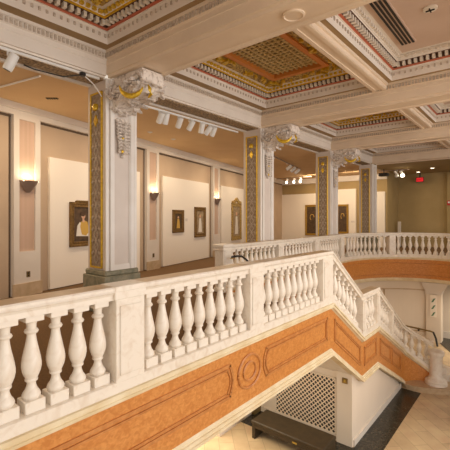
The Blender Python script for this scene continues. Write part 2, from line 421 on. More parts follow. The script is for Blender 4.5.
# ------------------------------------------------------------------ piers
def acanthus(mb, base, out, up, L, W, curl=1.6):
    """one curled lobed leaf; base point, outward dir, up dir"""
    base, out, up = Vector(base), Vector(out).normalized(), Vector(up).normalized(); side = out.cross(up).normalized()
    n = 7; vs = []
    for i in range(n+1):
        t = i/n; a = curl*t
        p = base+up*(L*math.sin(a)/curl)+out*(L*(1-math.cos(a))/curl)
        w = W*(math.sin(PI*min(1, t*.85+.12)))*(1+.22*(i % 2))
        nrm = (out*math.cos(a)-up*math.sin(a))
        vs += [p-side*w, p-side*w*.5+nrm*.018, p+nrm*.002, p+side*w*.5+nrm*.018, p+side*w, p-nrm*.03]
    fs = []
    for i in range(n):
        for j in range(6):
            fs.append((i*6+j, i*6+(j+1) % 6, (i+1)*6+(j+1) % 6, (i+1)*6+j))
    fs += [tuple(range(6))[::-1], tuple(range(n*6, n*6+6))]
    mb.add(vs, fs, 0, False)
H = BB-FL
def make_pier():
    r = thing('pier', 'pier', 'pier', (PX, PY[0], FL))
    mb = MB(); mb.bbox(-.56, -.012, -.298, .298, .71, H, .008); mb.build('shaft', plaster, r)
    mb = MB(); mb.bbox(-.63, .05, -.36, .36, 0, .62, .012); mb.bbox(-.60, .03, -.335, .335, .62, .71, .02); mb.build('plinth', greenst, r)
    mb = MB()
    for (a, b, d) in ((-.31,-.255,.0),(-.235,-.17,.022),(-.17,-.15,.008),(.15,.17,.008),(.17,.235,.022),(.255,.31,.0)):
        mb.bbox(-.02, d+.004, a, b, .71, H-.01, .003)
    mb.box(-.02, .006, -.15, .15, .71, .80); mb.box(-.02, .006, -.17, .17, H-.1, H-.01)
    mb.build('fluted_strips', plaster_w, r)
    p = MB(); p.box(-.45, -.12, -.306, -.295, .76, 3.68); pn = p.build('patterned_panel', damask, r)
    mb = MB(); x0, x1, z0, z1 = -.465, -.105, .74, 3.70
    for (a, b, c, d) in ((x0, x0+.03, z0, z1), (x1-.03, x1, z0, z1), (x0, x1, z0, z0+.03), (x0, x1, z1-.03, z1)):
        mb.bbox(a, b, -.325, -.29, c, d, .006)
    mb.build('gilt_frame', gold, pn)
    mb = MB()                                    # relief rosettes and lozenges down the panel
    z = .9
    while z < 3.5:
        cx = (x0+x1)/2
        for q in range(4):
            a = PI/4+q*PI/2
            mb.obox((cx+.045*math.cos(a), -.310, z+.06*math.sin(a)), (.045*math.sin(a), 0, -.06*math.cos(a)), (.008*math.cos(a), 0, .008*math.sin(a)), (0, .007, 0))
        mb.obox((cx, -.312, z+.1), (.02,0,.02), (-.02,0,.02), (0,.009,0))
        mb.obox((cx-.1, -.312, z+.1), (.03,0,.02), (-.01,0,.015), (0,.007,0)); mb.obox((cx+.1, -.312, z+.1), (-.03,0,.02), (.01,0,.015), (0,.007,0))
        z += .2
    mb.build('relief_pattern', MATS['relief'], pn)
    mb = MB()
    mb.lathe([(.001,0),(.05,.02),(.06,.07),(.04,.12),(.001,.14)], ((x0+x1)/2, -.32, 3.38), 10); mb.obox(((x0+x1)/2, -.315, 3.22), (.03,0,.05), (-.03,0,.05), (0,.012,0))
    mb.build('gilt_urn', gold, pn)
    # carved console capital
    mb = MB()
    prof = [(0,H), (.80,H), (.84,H-.08), (.83,H-.22), (.76,H-.33), (.62,H-.38), (.48,H-.38), (.36,H-.40), (.24,H-.44), (.10,H-.50), (0,H-.54)]
    mb.prism(prof, -.20, .20, 'y')
    for k in (-1, 1):
        for (cx, cz, rr) in ((.66, H-.18, .15), (.20, H-.28, .17)):
            pts = []
            for i in range(26):
                a = i*.5; q = rr*(1-i/28); pts.append((cx+q*math.cos(a), k*.215, cz+q*math.sin(a)))
            mb.tube(pts, .032, 6)
    rnd = random.Random(5)
    for i in range(18):                          # leaves along the front of the scroll
        q = 2+(i % 8); a, b = prof[q], prof[q+1]; f_ = rnd.random()
        px = a[0]+(b[0]-a[0])*f_; pz = a[1]+(b[1]-a[1])*f_
        acanthus(mb, (px-.03, (-.14, 0, .14)[i % 3], pz+.05), (1, rnd.uniform(-.3, .3), -.3), (0, rnd.uniform(-.4,.4), -1), rnd.uniform(.12, .18), rnd.uniform(.05, .08), 2.0)
    for k in (-1, 1):
        for i in range(16):
            px = .05+.75*((i*.37) % 1); pz = H-.04-.24*((i*.61) % 1)
            acanthus(mb, (px, k*.19, pz), (rnd.uniform(-.3,.3), k, 0), (rnd.uniform(-.9,.9), 0, -1), rnd.uniform(.13, .2), rnd.uniform(.045, .07), 1.8)
    for yy in (-.24, -.12, 0, .12, .24):         # leaves spilling on the pier face
        acanthus(mb, (-.0, yy, H-.12), (1, yy, 0), (0, yy*.8, -1), .42, .07, 1.5)
    for yy in (-.2, 0, .2): acanthus(mb, (-.0, yy, H-.38), (1, yy, 0), (0, -yy*.8, -1), .22, .06, 1.5)
    for xx in (): acanthus(mb, (xx+.05, -.30, H-.1), (.3, -1, 0), (.5, 0, -1), .36, .07, 1.3)
    cap = mb.build('capital', capm, r)
    pts = []; tp = []
    for i in range(17):
        a = math.radians(190+i*150/16); r2 = .23*math.cos(a); pts.append((.70+.72*r2, -.32+.45*r2, H-.25+.20*math.sin(a))); tp.append(.2+1.1*math.sin(i/16*PI))
    mb = MB(); mb.tube(pts, .034, 8, taper=tp)
    mb.build('gilt_crescent', gold, cap)
    mb = MB(); mb.tube([(.90, -.16, H-.28), (.94, -.16, H-.36), (.94, -.14, H-.43), (.88, -.14, H-.47)], .028, 8, taper=[.4,1.1,1.0,.4]); mb.build('gilt_leaf', gold, cap)
    mb = MB()                                    # husk garland hanging on the face
    z = H-.62; w = .09
    while z > H-1.12:
        for s in (-1, 0, 1): acanthus(mb, (.0, s*w*.5, z), (1, s*.4, 0), (0, s*.5, -1), .15, .035+.02*(z > H-.9), 1.4)
        z -= .055; w *= .9
    mb.lathe([(.001,0),(.03,.02),(.035,.05),(.02,.09),(.001,.1)], (.02, 0, H-1.30), 8)
    g = mb.build('garland', capm, r)
    for (y_, z_) in ((-.01, H-1.0), (-.02, H-1.22)):
        mb = MB(); mb.lathe([(.001,0),(.026,.02),(.028,.045),(.001,.07)], (.045, y_, z_), 8); mb.build('gilt_drop', gold, g)
    return r
pier0 = make_pier()
PL = ['nearest and tallest looking square pier with a carved capital, beside the portrait of a lady', 'second square pier from the front, right of the tall crested frame', 'third square pier, standing left of the dark framed picture with a round glint', 'farthest square pier, right of the dark framed picture with a round glint']
for i, y in enumerate(PY):
    p = pier0 if i == 0 else copy_tree(pier0)
    p.location = (PX, y, FL)
    if i == 3:                                  # the farthest pier is plain at the head
        for c in list(p.children):
            if c.name.startswith(('capital', 'garland')):
                for g in list(c.children): bpy.data.objects.remove(g)
                bpy.data.objects.remove(c)
    p['label'] = PL[i]; p['group'] = 'piers along the gallery'

# ------------------------------------------------------------------ balusters
BH = .70
bprof = [(.050,.085),(.062,.098),(.065,.112),(.058,.130),(.044,.150),(.034,.175),(.030,.195),(.034,.208),(.044,.214),(.046,.224),(.042,.232),(.050,.250),(.062,.280),(.069,.315),(.069,.345),(.063,.385),(.054,.425),(.044,.470),(.036,.510),(.031,.545),(.032,.556),(.044,.562),(.050,.574),(.044,.588),(.034,.595),(.034,.620),(.040,.645),(.049,.660)]
mbb = MB(); mbb.bbox(-.072, .072, -.072, .072, 0, .087, .004); mbb.lathe(bprof, n=22); mbb.bbox(-.066, .066, -.066, .066, .652, BH, .004)
_t = mbb.build('baluster', marble); BME = _t.data; bpy.data.objects.remove(_t)
# stair baluster: blocks raked so they meet the slope
def raked(slope, h):
    m = MB(); k = h/BH; m.lathe([(r, z*k) for r, z in bprof], n=16)
    for (z0, z1, w) in ((0, .09*k, .07), (.65*k, h, .062)):
        vs = []
        for y in (-w, w):
            for x in (-w, w):
                zb = z0-(slope*y if z0 == 0 else 0); zt = z1-(slope*y if z1 == h else 0)
                vs += [(x, y, zb-(.02 if z0 == 0 else 0)), (x, y, zt+(.02 if z1 == h else 0))]
        m.add(vs, [(0,1,3,2),(4,6,7,5),(0,4,5,1),(2,3,7,6),(0,2,6,4),(1,5,7,3)])
    t = m.build('baluster', marble); me = t.data; bpy.data.objects.remove(t); return me
def baluster(parent, loc, rz=0, me=None):
    o = bpy.data.objects.new('baluster', me or BME); COL.objects.link(o); o.parent = parent; o.location = loc; o.rotation_euler = (0,0,rz)
# offsets: travel +Y, right = +X.  front face at offset 0 of the path x = SX
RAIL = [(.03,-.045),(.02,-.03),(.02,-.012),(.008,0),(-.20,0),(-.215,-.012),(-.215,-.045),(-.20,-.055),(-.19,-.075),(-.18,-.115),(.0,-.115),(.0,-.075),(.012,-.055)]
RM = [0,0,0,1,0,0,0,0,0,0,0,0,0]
BASE = [(.015,0),(.015,.11),(.0,.115),(-.20,.115),(-.20,0)]
def pedestal(parent, x, y, z0, z1, w=.30, d=.24, rz=0, cap=False):
    m = MB(); m.bbox(-d/2, d/2, -w/2, w/2, 0, z1-z0, .005)
    m.bbox(d/2-.002, d/2+.012, -w/2+.035, w/2-.035, .06, z1-z0-.06, .006)
    if cap: m.bbox(-d/2-.03, d/2+.03, -w/2-.03, w/2+.03, z1-z0-.02, z1-z0+.05, .012); m.bbox(-d/2-.018, d/2+.018, -w/2-.018, w/2+.018, z1-z0-.09, z1-z0-.05, .01); m.bbox(-d/2-.02, d/2+.02, -w/2-.02, w/2+.02, -.0, .08, .01)
    o = m.build('pedestal', marble, parent, (x, y, z0)); o.rotation_euler = (0,0,rz); return o

ZR, ZB, ZF = -.593, -1.52, -1.58
cx = SX-.10
t = thing('stone_balustrade', 'nearest level marble balustrade with stout balusters across the left foreground', 'balustrade', (SX, 0, ZF))
L = lambda m, n, mm: m.build(n, mm, t, (-SX, 0, -ZF))
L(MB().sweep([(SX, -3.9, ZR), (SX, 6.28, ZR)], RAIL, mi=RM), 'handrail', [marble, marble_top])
L(MB().sweep([(SX, -3.9, ZB), (SX, 6.28, ZB)], BASE), 'base_course', marble)
for (a, b, n) in ((.05, 1.86, 10), (2.21, 3.81, 9), (4.12, 5.86, 10), (-1.8, -.12, 10)):
    for i in range(n): baluster(t, (-.10, a+(b-a)*(i+.5)/n, ZB+.11-ZF))
for y in (.01, 2.02, 3.96, -1.95): pedestal(t, -.10, y, ZB+.105-ZF, ZR-.105-ZF)
for y in (2.02, 3.96): m = MB(); m.bbox(-.205, .026, y-.165, y+.165, ZR-.112-ZF, ZR+.003-ZF, .006); m.build('rail_block', marble, t)
pedestal(t, -.10, 6.08, ZB+.10-ZF, ZR-.10-ZF, .40)

# stair line (Y, drop)
F1 = [(6.28, 0), (7.80, -.98)]; 
def drop(y, s2=.515):
    if y < 6.28: return 0
    if y < 7.80: return -.98*(y-6.28)/1.52
    if y < 8.80: return -.98
    return -.98-s2*(y-8.80)
S2R = .62
def rz_(y): return ZR+drop(y, S2R)-(.03 if y > 7 else 0)
def bz_(y): return ZB+drop(y)
s1 = .98/1.52
t = thing('stone_balustrade', 'short sloping marble balustrade of the upper stair flight, from corner post to landing', 'balustrade', (SX, 6.28, ZF))
L = lambda m, n, mm: m.build(n, mm, t, (-SX, -6.28, -ZF))
L(MB().sweep([(SX, 6.28, ZR), (SX, 7.72, rz_(7.72))], RAIL, mi=RM), 'handrail', [marble, marble_top])
L(MB().sweep([(SX, 6.28, ZB), (SX, 7.72, bz_(7.72))], BASE), 'base_course', marble)
me1 = raked(s1, .69)
for i in range(7): y = 6.40+i*.19; baluster(t, (-.10, y-6.28, bz_(y)+.11-ZF), 0, me1)
t = thing('stone_balustrade', 'short level marble balustrade at the stair landing between the two sloping rails', 'balustrade', (SX, 7.72, ZF-.98))
L = lambda m, n, mm: m.build(n, mm, t, (-SX, -7.72, -ZF+.98))
L(MB().sweep([(SX, 7.72, rz_(7.79)+.01), (SX, 8.84, rz_(7.9)+.01)], RAIL, mi=RM), 'handrail', [marble, marble_top])
L(MB().sweep([(SX, 7.72, bz_(7.9)), (SX, 8.84, bz_(7.9))], BASE), 'base_course', marble)
for y in (8.05, 8.24, 8.43, 8.60): baluster(t, (-.10, y-7.72, bz_(8)+.11-ZF+.98))
for y in (7.85, 8.76): pedestal(t, -.10, y-7.72, bz_(8)+.1-ZF+.98, rz_(8)-.1-ZF+.98, .18)
t = thing('stone_balustrade', 'long sloping marble balustrade of the lower flight, curling to the round newel', 'balustrade', (SX, 8.84, ZF-1.0))
L = lambda m, n, mm: m.build(n, mm, t, (-SX, -8.84, -ZF+1.0))
YC = 10.75
ARC = [(SX+.64-.64*math.cos(math.radians(a)), YC+.62*math.sin(math.radians(a))) for a in (0, 18, 36, 54, 72, 88)]
ARL = [.0, .20, .40, .60, .80, .98]
L(MB().sweep([(SX, 8.84, rz_(8.84)), (SX, 9.8, rz_(9.8)), (SX, YC, rz_(YC))]+[(x, y, rz_(YC)-.60*q) for (x, y), q in zip(ARC[1:], ARL[1:])], RAIL, mi=RM), 'handrail', [marble, marble_top])
L(MB().sweep([(SX, 8.84, bz_(8.84)), (SX, YC, bz_(YC))]+[(x, y, bz_(YC)-.70*q) for (x, y), q in zip(ARC[1:], ARL[1:])], BASE), 'base_course', marble)
y = 8.98
while y < YC+.05:
    if not (9.72 < y < 9.95):
        h = rz_(y)-.105-(bz_(y)+.11); baluster(t, (-.10, y-8.84, bz_(y)+.11-ZF+1.0), 0, raked(.56, h))
    y += .175
pedestal(t, -.10, 9.84-8.84, bz_(9.84)+.05-ZF+1.0, rz_(9.84)-.05-ZF+1.0, .15)
for a, q in ((12, .13), (28, .31), (44, .49), (60, .66), (74, .82)):
    x = SX+.64-.74*math.cos(math.radians(a)); y = YC+.72*math.sin(math.radians(a))
    zb = bz_(YC)-.70*q+.11; zt = rz_(YC)-.60*q-.10
    baluster(t, (x-SX, y-8.84, zb-ZF+1.0), -math.radians(a), raked(.5, zt-zb))
# newel
t = thing('newel_post', 'round marble newel drum on the rounded bottom step, where the lower rail ends', 'newel', (-2.08, 11.36, GF+.15))
m = MB(); m.lathe([(.27,0),(.27,.04),(.25,.06),(.265,.085),(.25,.11),(.20,.14),(.175,.18)], n=28); m.build('base', marble, t)
m = MB(); m.lathe([(.165,.18),(.165,.20),(.155,.22),(.155,.70),(.165,.72),(.165,.74)], n=32); m.build('drum', marble, t)
m = MB(); m.lathe([(.17,.74),(.18,.76),(.20,.78),(.205,.83),(.20,.87),(.10,.91),(.001,.92)], n=28); m.build('cap', marble, t)
t = thing('newel_post', 'second stone newel at the right edge, just right of the round drum', 'newel', (-1.42, 11.75, GF+.15))
m = MB(); m.lathe([(.24,0),(.24,.06),(.20,.12),(.16,.18)], n=24); m.build('base', skirt_m, t)
m = MB(); m.lathe([(.15,.18),(.17,.3),(.14,.45),(.15,.62),(.17,.68)], n=24); m.build('drum', skirt_m, t)
m = MB(); m.lathe([(.17,.68),(.19,.72),(.19,.78),(.08,.84),(.001,.85)], n=24); m.build('cap', skirt_m, t)

# far balustrade, straight and curved
t = thing('stone_balustrade', 'straight marble balustrade in front of the piers, starting at a square newel with black handrail', 'balustrade', (-5.05, 5.7, ZF))
L = lambda m, n, mm: m.build(n, mm, t, (5.05, -5.7, -ZF))
L(MB().sweep([(-5.05, 6.02, ZR), (-5.15, 12.9, ZR)], RAIL, mi=RM), 'handrail', [marble, marble_top])
L(MB().sweep([(-5.05, 6.02, ZB), (-5.15, 12.9, ZB)], BASE), 'base_course', marble)
PD = [6.32, 8.42, 10.55, 12.55]
fx = lambda y: -5.05-.1*(y-5.75)/7.15
m = pedestal(t, -.10, .47, 0, ZR-ZF-.03, .28, .24, cap=True)
for y in PD[1:]: pedestal(t, fx(y)+5.05-.10, y-5.7, ZB+.1-ZF, ZR-.1-ZF, .26)
spans = [(6.36, 8.28, 10), (8.57, 10.40, 10), (10.70, 12.40, 9)]
for a, b, n in spans:
    for i in range(n): y = a+(b-a)*(i+.5)/n; baluster(t, (fx(y)+5.05-.10, y-5.7, ZB+.11-ZF))
t = thing('stone_balustrade', 'curved marble balustrade at the far end above the orange balcony band', 'balustrade', (ECX, ECY, ZF))
L = lambda m, n, mm: m.build(n, mm, t, (-ECX, -ECY, -ZF))
EP = lambda z: [(-5.15, 12.9, z)]+ell_path(178, 0, z, 52)+[(ECX+ERX, 9.0, z)]
L(MB().sweep(EP(ZR), RAIL, mi=RM), 'handrail', [marble, marble_top]); L(MB().sweep(EP(ZB), BASE), 'base_course', marble)
# walk the arc
acc = 0; prev = ell(178, .1); a = 178; ped_at = []; d_next = .14; cnt = 0; k = 0
while a > 4:
    a -= .05; q = ell(a, .1); acc += math.hypot(q[0]-prev[0], q[1]-prev[1]); prev = q
    if acc >= d_next:
        tx = math.atan2((ERY)*math.cos(math.radians(a)), -(ERX)*math.sin(math.radians(a)))
        rz = tx
        if cnt == 10:
            pedestal(t, q[0]-ECX, q[1]-ECY, ZB+.1-ZF, ZR-.1-ZF, .30, .24, rz); cnt = 0; d_next = acc+.27
        else:
            baluster(t, (q[0]-ECX, q[1]-ECY, ZB+.11-ZF), rz); cnt += 1; d_next = acc+(.27 if cnt == 10 else .212)
for i in range(16):
    y = 12.7-i*.23
    if i % 8 == 7: pedestal(t, ERX+.10, y-ECY, ZB+.1-ZF, ZR-.1-ZF, .28, .24)
    else: baluster(t, (ERX+.10, y-ECY, ZB+.11-ZF))
# black handrail at far newel
t = thing('stair_handrail', 'short black metal handrail starting at the square newel of the far balustrade', 'handrail', (-4.8, 5.9, ZF))
m = MB(); m.tube([(-.14,.30,.74),(-.04,.24,.76),(.02,.27,.77),(.04,.40,.76),(.04,.55,.68),(.04,1.4,.14)], .022, 8); m.build('rail', black_mt, t)
m = MB(); m.lathe([(.035,0),(.035,.02)], (0,0,0), 10); o = m.build('mount', brass, t, (-.14, .3, .70))

# ------------------------------------------------------------------ fascia of gallery edge and stair, in orange marble
t = thing('marble_fascia', 'orange marble band zigzagging below the near balustrade and down the stair', 'fascia', (SX, 0, -2.42))
def P(fn): return [(SX, y, fn(y)) for y in (-3.9, 6.28, 7.80, 8.80, YC)]+[(x, y, fn(YC)-.70*q) for (x, y), q in zip(ARC[1:6], ARL[1:6])]
L = lambda m, n, mm: m.build(n, mm, t, (-SX, 0, 2.42))
L(MB().sweep(P(drop), [(-.02,-1.58),(-.02,-2.32),(-.10,-2.32),(-.10,-1.58)]), 'marble_band', orange)
L(MB().sweep(P(drop), [(.045,-1.50),(.045,-1.525),(.025,-1.53),(.025,-1.55),(.035,-1.555),(.03,-1.58),(.0,-1.59),(-.02,-1.61),(-.10,-1.61),(-.10,-1.50)]), 'upper_moulding', cream)
L(MB().sweep(P(drop), [(-.02,-2.30),(-.005,-2.32),(-.005,-2.345),(.012,-2.35),(.012,-2.385),(.03,-2.39),(.03,-2.42),(-.14,-2.42),(-.14,-2.30)]), 'lower_moulding', cream)
def panel(y0, y1, conc=(0, 0)):
    """raised double outline following the slope of the band"""
    m = MB()
    for ins, w in ((0, .017), (.045, .010)):
        top, bot = -1.74-ins, -2.11+ins
        a, b = y0+ins, y1-ins
        ys = [a, b]
        def pt(y, z): return (SX-.018, y, z+drop(y))
        loop = [pt(a, top), pt(b, top)]
        if conc[1]: loop += [pt(b-.06*math.sin(PI*i/8)*conc[1], top+(bot-top)*i/8) for i in range(1, 8)]
        loop += [pt(b, bot), pt(a, bot)]
        if conc[0]: loop += [pt(a+.06*math.sin(PI*i/8)*conc[0], bot+(top-bot)*i/8) for i in range(1, 8)]
        n = len(loop); P_ = [Vector(q) for q in loop]
        for i in range(n):
            u, v = P_[i], P_[(i+1) % n]; d = (v-u); ln = d.length; d.normalize(); nz = Vector((1,0,0)).cross(d)
            m.obox((u+v)/2, d*(ln/2+w*(.8 if ln > .12 else .15)), nz*w, Vector((.012,0,0)))
    m.build('panel_moulding', orange_dk, t, (-SX, 0, 2.42))
panel(-3.4, 3.44, (0, -1)); panel(4.22, 6.10, (-1, 0)); panel(6.42, 7.68); panel(7.92, 8.68); panel(8.95, 9.75); panel(9.87, 10.62)
m = MB()
for R_, w in ((.235, .016), (.13, .014)):
    pts = [(SX-.014, 3.84+R_*math.cos(2*PI*i/32)*1.0, -1.925+R_*.86*math.sin(2*PI*i/32)) for i in range(33)]
    m.tube(pts, w, 6)
m.build('medallion_rings', orange_dk, t, (-SX, 0, 2.42))
# far gallery fascia
t = thing('marble_fascia', 'curved orange marble band under the far balustrade', 'fascia', (ECX, ECY, -2.42))
L = lambda m, n, mm: m.build(n, mm, t, (-ECX, -ECY, 2.42))
FP = [(-5.05, 6.0, 0), (-5.15, 12.9, 0)]+ell_path(178, 0, 0, 52)+[(ECX+ERX, 9.0, 0)]
L(MB().sweep(FP, [(-.02,-1.58),(-.02,-2.32),(-.10,-2.32),(-.10,-1.58)]), 'marble_band', orange)
L(MB().sweep(FP, [(.035,-1.52),(.035,-1.54),(.0,-1.56),(-.02,-1.60),(-.10,-1.60),(-.10,-1.52)]), 'upper_moulding', cream)
L(MB().sweep(FP, [(-.02,-2.30),(.0,-2.35),(.03,-2.39),(.03,-2.42),(-.10,-2.42),(-.10,-2.30)]), 'lower_moulding', cream)
for zz in (-1.72, -2.16): L(MB().sweep(FP, [(-.02,zz),(-.008,zz-.01),(-.008,zz-.025),(-.02,zz-.035)]), 'panel_moulding', orange_dk)

# ------------------------------------------------------------------ staircase body
t = thing('staircase', 'straight marble staircase descending away behind the sloping balustrades', 'stairs', (-4, 6.1, GF))
prof = [(6.1, FL)]
n1 = 6; y = 6.28; z = FL
for i in range(n1): z -= .98/n1; prof += [(y, z+.98/n1), (y, z)]; y += 1.52/n1
prof += [(8.80, z)]; y = 8.80; n2 = 11; dz = (z-(GF+.15))/n2
ry = .33
for i in range(n2): prof += [(y, z), (y, z-dz)] if i else [(y, z-dz)]; z -= dz; y += ry
prof += [(y+.2, z), (y+.2, GF+.005), (11.05, GF+.005), (8.80, -3.40), (7.80, -3.40), (6.28, -2.42), (6.1, -2.42)]
m = MB(); m.prism(prof, -5.02, SX-.14, 'x'); m.build('flight', marble, t, (4, -6.1, -GF), tri=True)
m = MB()
for i in range(1, 5):
    ye = 12.75-.33*i; xr = -1.55-.17*i; z0 = GF+.15+.17*i
    pl = [(-2.88, YC+.45), (-2.35, YC+.85), (xr-.1, YC+.95)]+[(xr-.35+.35*math.cos(a*PI/12), ye-.35+.35*math.sin(a*PI/12)) for a in range(0, 7)]+[(-2.88, ye)]
    if ye > YC+1.0: m.prism(pl, GF+.152, z0+.0)
m.build('curved_treads', marble, t, (4, -6.1, -GF), tri=True)
poly = [(-2.86,12.9),(-2.86,11.05),(-2.80,10.93),(-2.68,10.85),(-2.5,10.83),(-2.2,10.92),(-1.9,11.08),(-1.5,11.32),(-1.15,11.7),(-1.05,12.2),(-1.2,12.9)]
m = MB(); m.prism(poly, GF+.002, GF+.11); poly2 = [(-2+(x+2)*1.04, 11.9+(y-11.9)*1.03) for x, y in poly]; m.prism(poly2, GF+.11, GF+.15)
m.build('rounded_bottom_step', marble_top, t, (4, -6.1, -GF), tri=True)

# ------------------------------------------------------------------ lower hall walls
WX, WY = -2.84, 7.46
m = MB(); m.prism([(WY, GF), (11.0, GF), (8.80, -3.41), (7.80, -3.41), (WY, -3.20)], WX-.16, WX, 'x'); struct('wall_right', m, lowwall, 'cream wall under the stair')
m = MB(); m.box(WX, WX+.03, WY, 10.85, GF, GF+.13); struct('baseboard_right', m, trim_m)
m = MB(); m.box(-10, WX-.001, WY, WY+.2, GF, -3.19); m.box(-10, -5.03, WY, WY+.2, -3.19, -2.42); m.box(WX-.32, WX+.002, WY-.06, WY, GF, -3.15); m.box(-10, WX-.32, WY-.03, WY, GF, GF+.12)
struct('wall_back', m, lowwall, 'cream lower wall holding the fretwork grille')
m = MB(); m.bbox(-5.36, -5.20, WY-.25, WY-.01, GF, -3.5, .01); m.bbox(-5.20, -5.04, WY-.29, WY-.01, GF, -3.5, .01, 1)
tag(m.build('bronze_pilaster', [skirt_m, bronze]), 'narrow bronze door jamb at the left end of the grille wall', 'door jamb')
t = thing('wall_grille', 'pierced fretwork grille on the lower wall above the dark bench', 'grille', (-3.91, WY-.02, -3.90))
m = MB(); m.box(-.71, .71, -.012, .012, -.55, .56); m.build('fretwork', fret, t)
m = MB()
for (a, b, c, d) in ((-.74,-.71,-.58,.59),(.71,.74,-.58,.59),(-.74,.74,-.58,-.55),(-.74,.74,.56,.59)): m.bbox(a, b, -.025, .015, c, d, .005)
m.build('frame', lowwall, t)
t = thing('wall_plate', 'small square brass plate on the pilaster right of the grille', 'plate', (-2.98, WY-.07, -3.30))
m = MB(); m.bbox(-.055, .055, -.012, .01, -.055, .055, .004); m.build('plate', bronze, t)
m = MB(); m.box(-.018, .018, -.018, -.01, -.026, .026); m.build('switch', brass, t)
t = thing('bench', 'long dark brown bench under the fretwork grille', 'bench', (-3.78, 6.68, GF))
m = MB(); m.bbox(-.80, .80, -.29, .29, .31, .38, .012); m.build('seat', benchm, t)
m = MB(); m.bbox(-.76, .76, -.26, -.23, .22, .31, .004); m.bbox(-.76, .76, .23, .26, .22, .31, .004); m.build('apron', benchm, t)
for q in (-1, 1):
    m = MB(); m.bbox(q*.76-.035, q*.76+.035, -.27, .27, 0, .31, .006); m.build('leg', benchm, t)
m = MB(); m.box(-.05, .05, -.268, -.258, .25, .285); o = m.build('brass_plaque', brass, t, (.2, 0, 0))
m = MB(); m.box(WX+.03, -2.33, 6.75, 10.84, GF, GF+.004); m.box(-5.5, WX+.03, 6.75, WY-.03, GF, GF+.004); m.box(-9, -5.5, 6.9, WY-.03, GF, GF+.004)
struct('trim_40', m, darkmar, 'dark marble floor border along the lower wall')
m = MB(); m.prism([(-3.1,16.3),(-2.9,15.9),(-2.25,14.7),(3,14.7),(3,16.3)], GF, GF+.02); tag(m.build('floor_mat', darkmar), 'dark mat on the lower floor far behind the newel', 'mat')

# curved wall below the far balcony
def warc(g0, g1): 
    return [(-5.05, 6.0, 0), (-5.15, 12.9, 0)]+ell_path(178, 86, 0, 26)
m = MB(); m.sweep(warc(0,0), [(-.06, GF), (-.06, -2.42), (-.30, -2.42), (-.30, GF)]); struct('wall_back', m, lowwall, 'cream wall below the curved balcony')
t = MB(); pth = ell_path(176, 94, 0, 24)
for zz in (-2.75, -4.3): t.sweep(pth, [(-.045, zz), (-.045, zz+.04), (-.07, zz+.04), (-.07, zz)])
for a in (176, 134, 93.5):
    q = ell(a, .03); t.box(q[0]-.02, q[0]+.02, q[1]-.02, q[1]+.02, -4.3, -2.72)
struct('trim_41', t, skirt_m)
t = thing('column', 'cream square column with a flared head under the curved balcony, bearing a small sign', 'column', (-2.93, 15.75, GF))
m = MB(); m.bbox(-.25, .25, -.2, .2, 0, 1.80, .01); m.build('shaft', lowwall, t)
m = MB(); m.prism([(-.25,1.75),(.25,1.75),(.30,1.90),(.42,2.05),(.48,2.17),(-.40,2.17),(-.36,2.05),(-.28,1.90)], -.22, .22, 'y'); m.build('flared_head', trim_m, t)
t = thing('wall_sign', 'narrow sign with three dark green slanted marks on the cream column', 'sign', (-2.93, 15.53, -3.25))
m = MB(); m.box(-.10, .10, 0, .015, -.42, .42); m.build('panel', board_m, t)
m = MB()
for z0 in (.2, -.05, -.3): m.add([(-.07,-.01,z0-.09),(.0,-.01,z0-.07),(.075,-.01,z0+.08),(.01,-.01,z0+.05),(-.07,.01,z0-.09),(.0,.01,z0-.07),(.075,.01,z0+.08),(.01,.01,z0+.05)], [(0,1,2,3),(7,6,5,4),(0,4,5,1),(1,5,6,2),(2,6,7,3),(3,7,4,0)])
m.build('slanted_mark', green, t)
t = thing('stair_handrail', 'brass and black handrail on the cream wall beside the column', 'handrail', (-3.9, 15.3, -4.1))
m = MB(); m.tube([(-.35,-.10,.05),(.9,.12,-.08),(1.0,.1,-.1)], .03, 8); m.build('rail', bronze, t)
m = MB(); m.tube([(1.0,.1,-.1),(1.12,-.1,-.25),(1.2,-.3,-.45)], .035, 8); m.tube([(.5,.08,-.03),(.5,.12,-.12),(.5,.3,-.12)], .03, 6); m.build('end_bracket', black_mt, t)
m = MB(); m.box(-2.9, 6, 16.4, 16.6, GF, -2.42); struct('wall_back', m, lowwall); m = MB(); m.box(-2.9, 6, 16.34, 16.4, GF, GF+.25); struct('baseboard_back', m, trim_m)

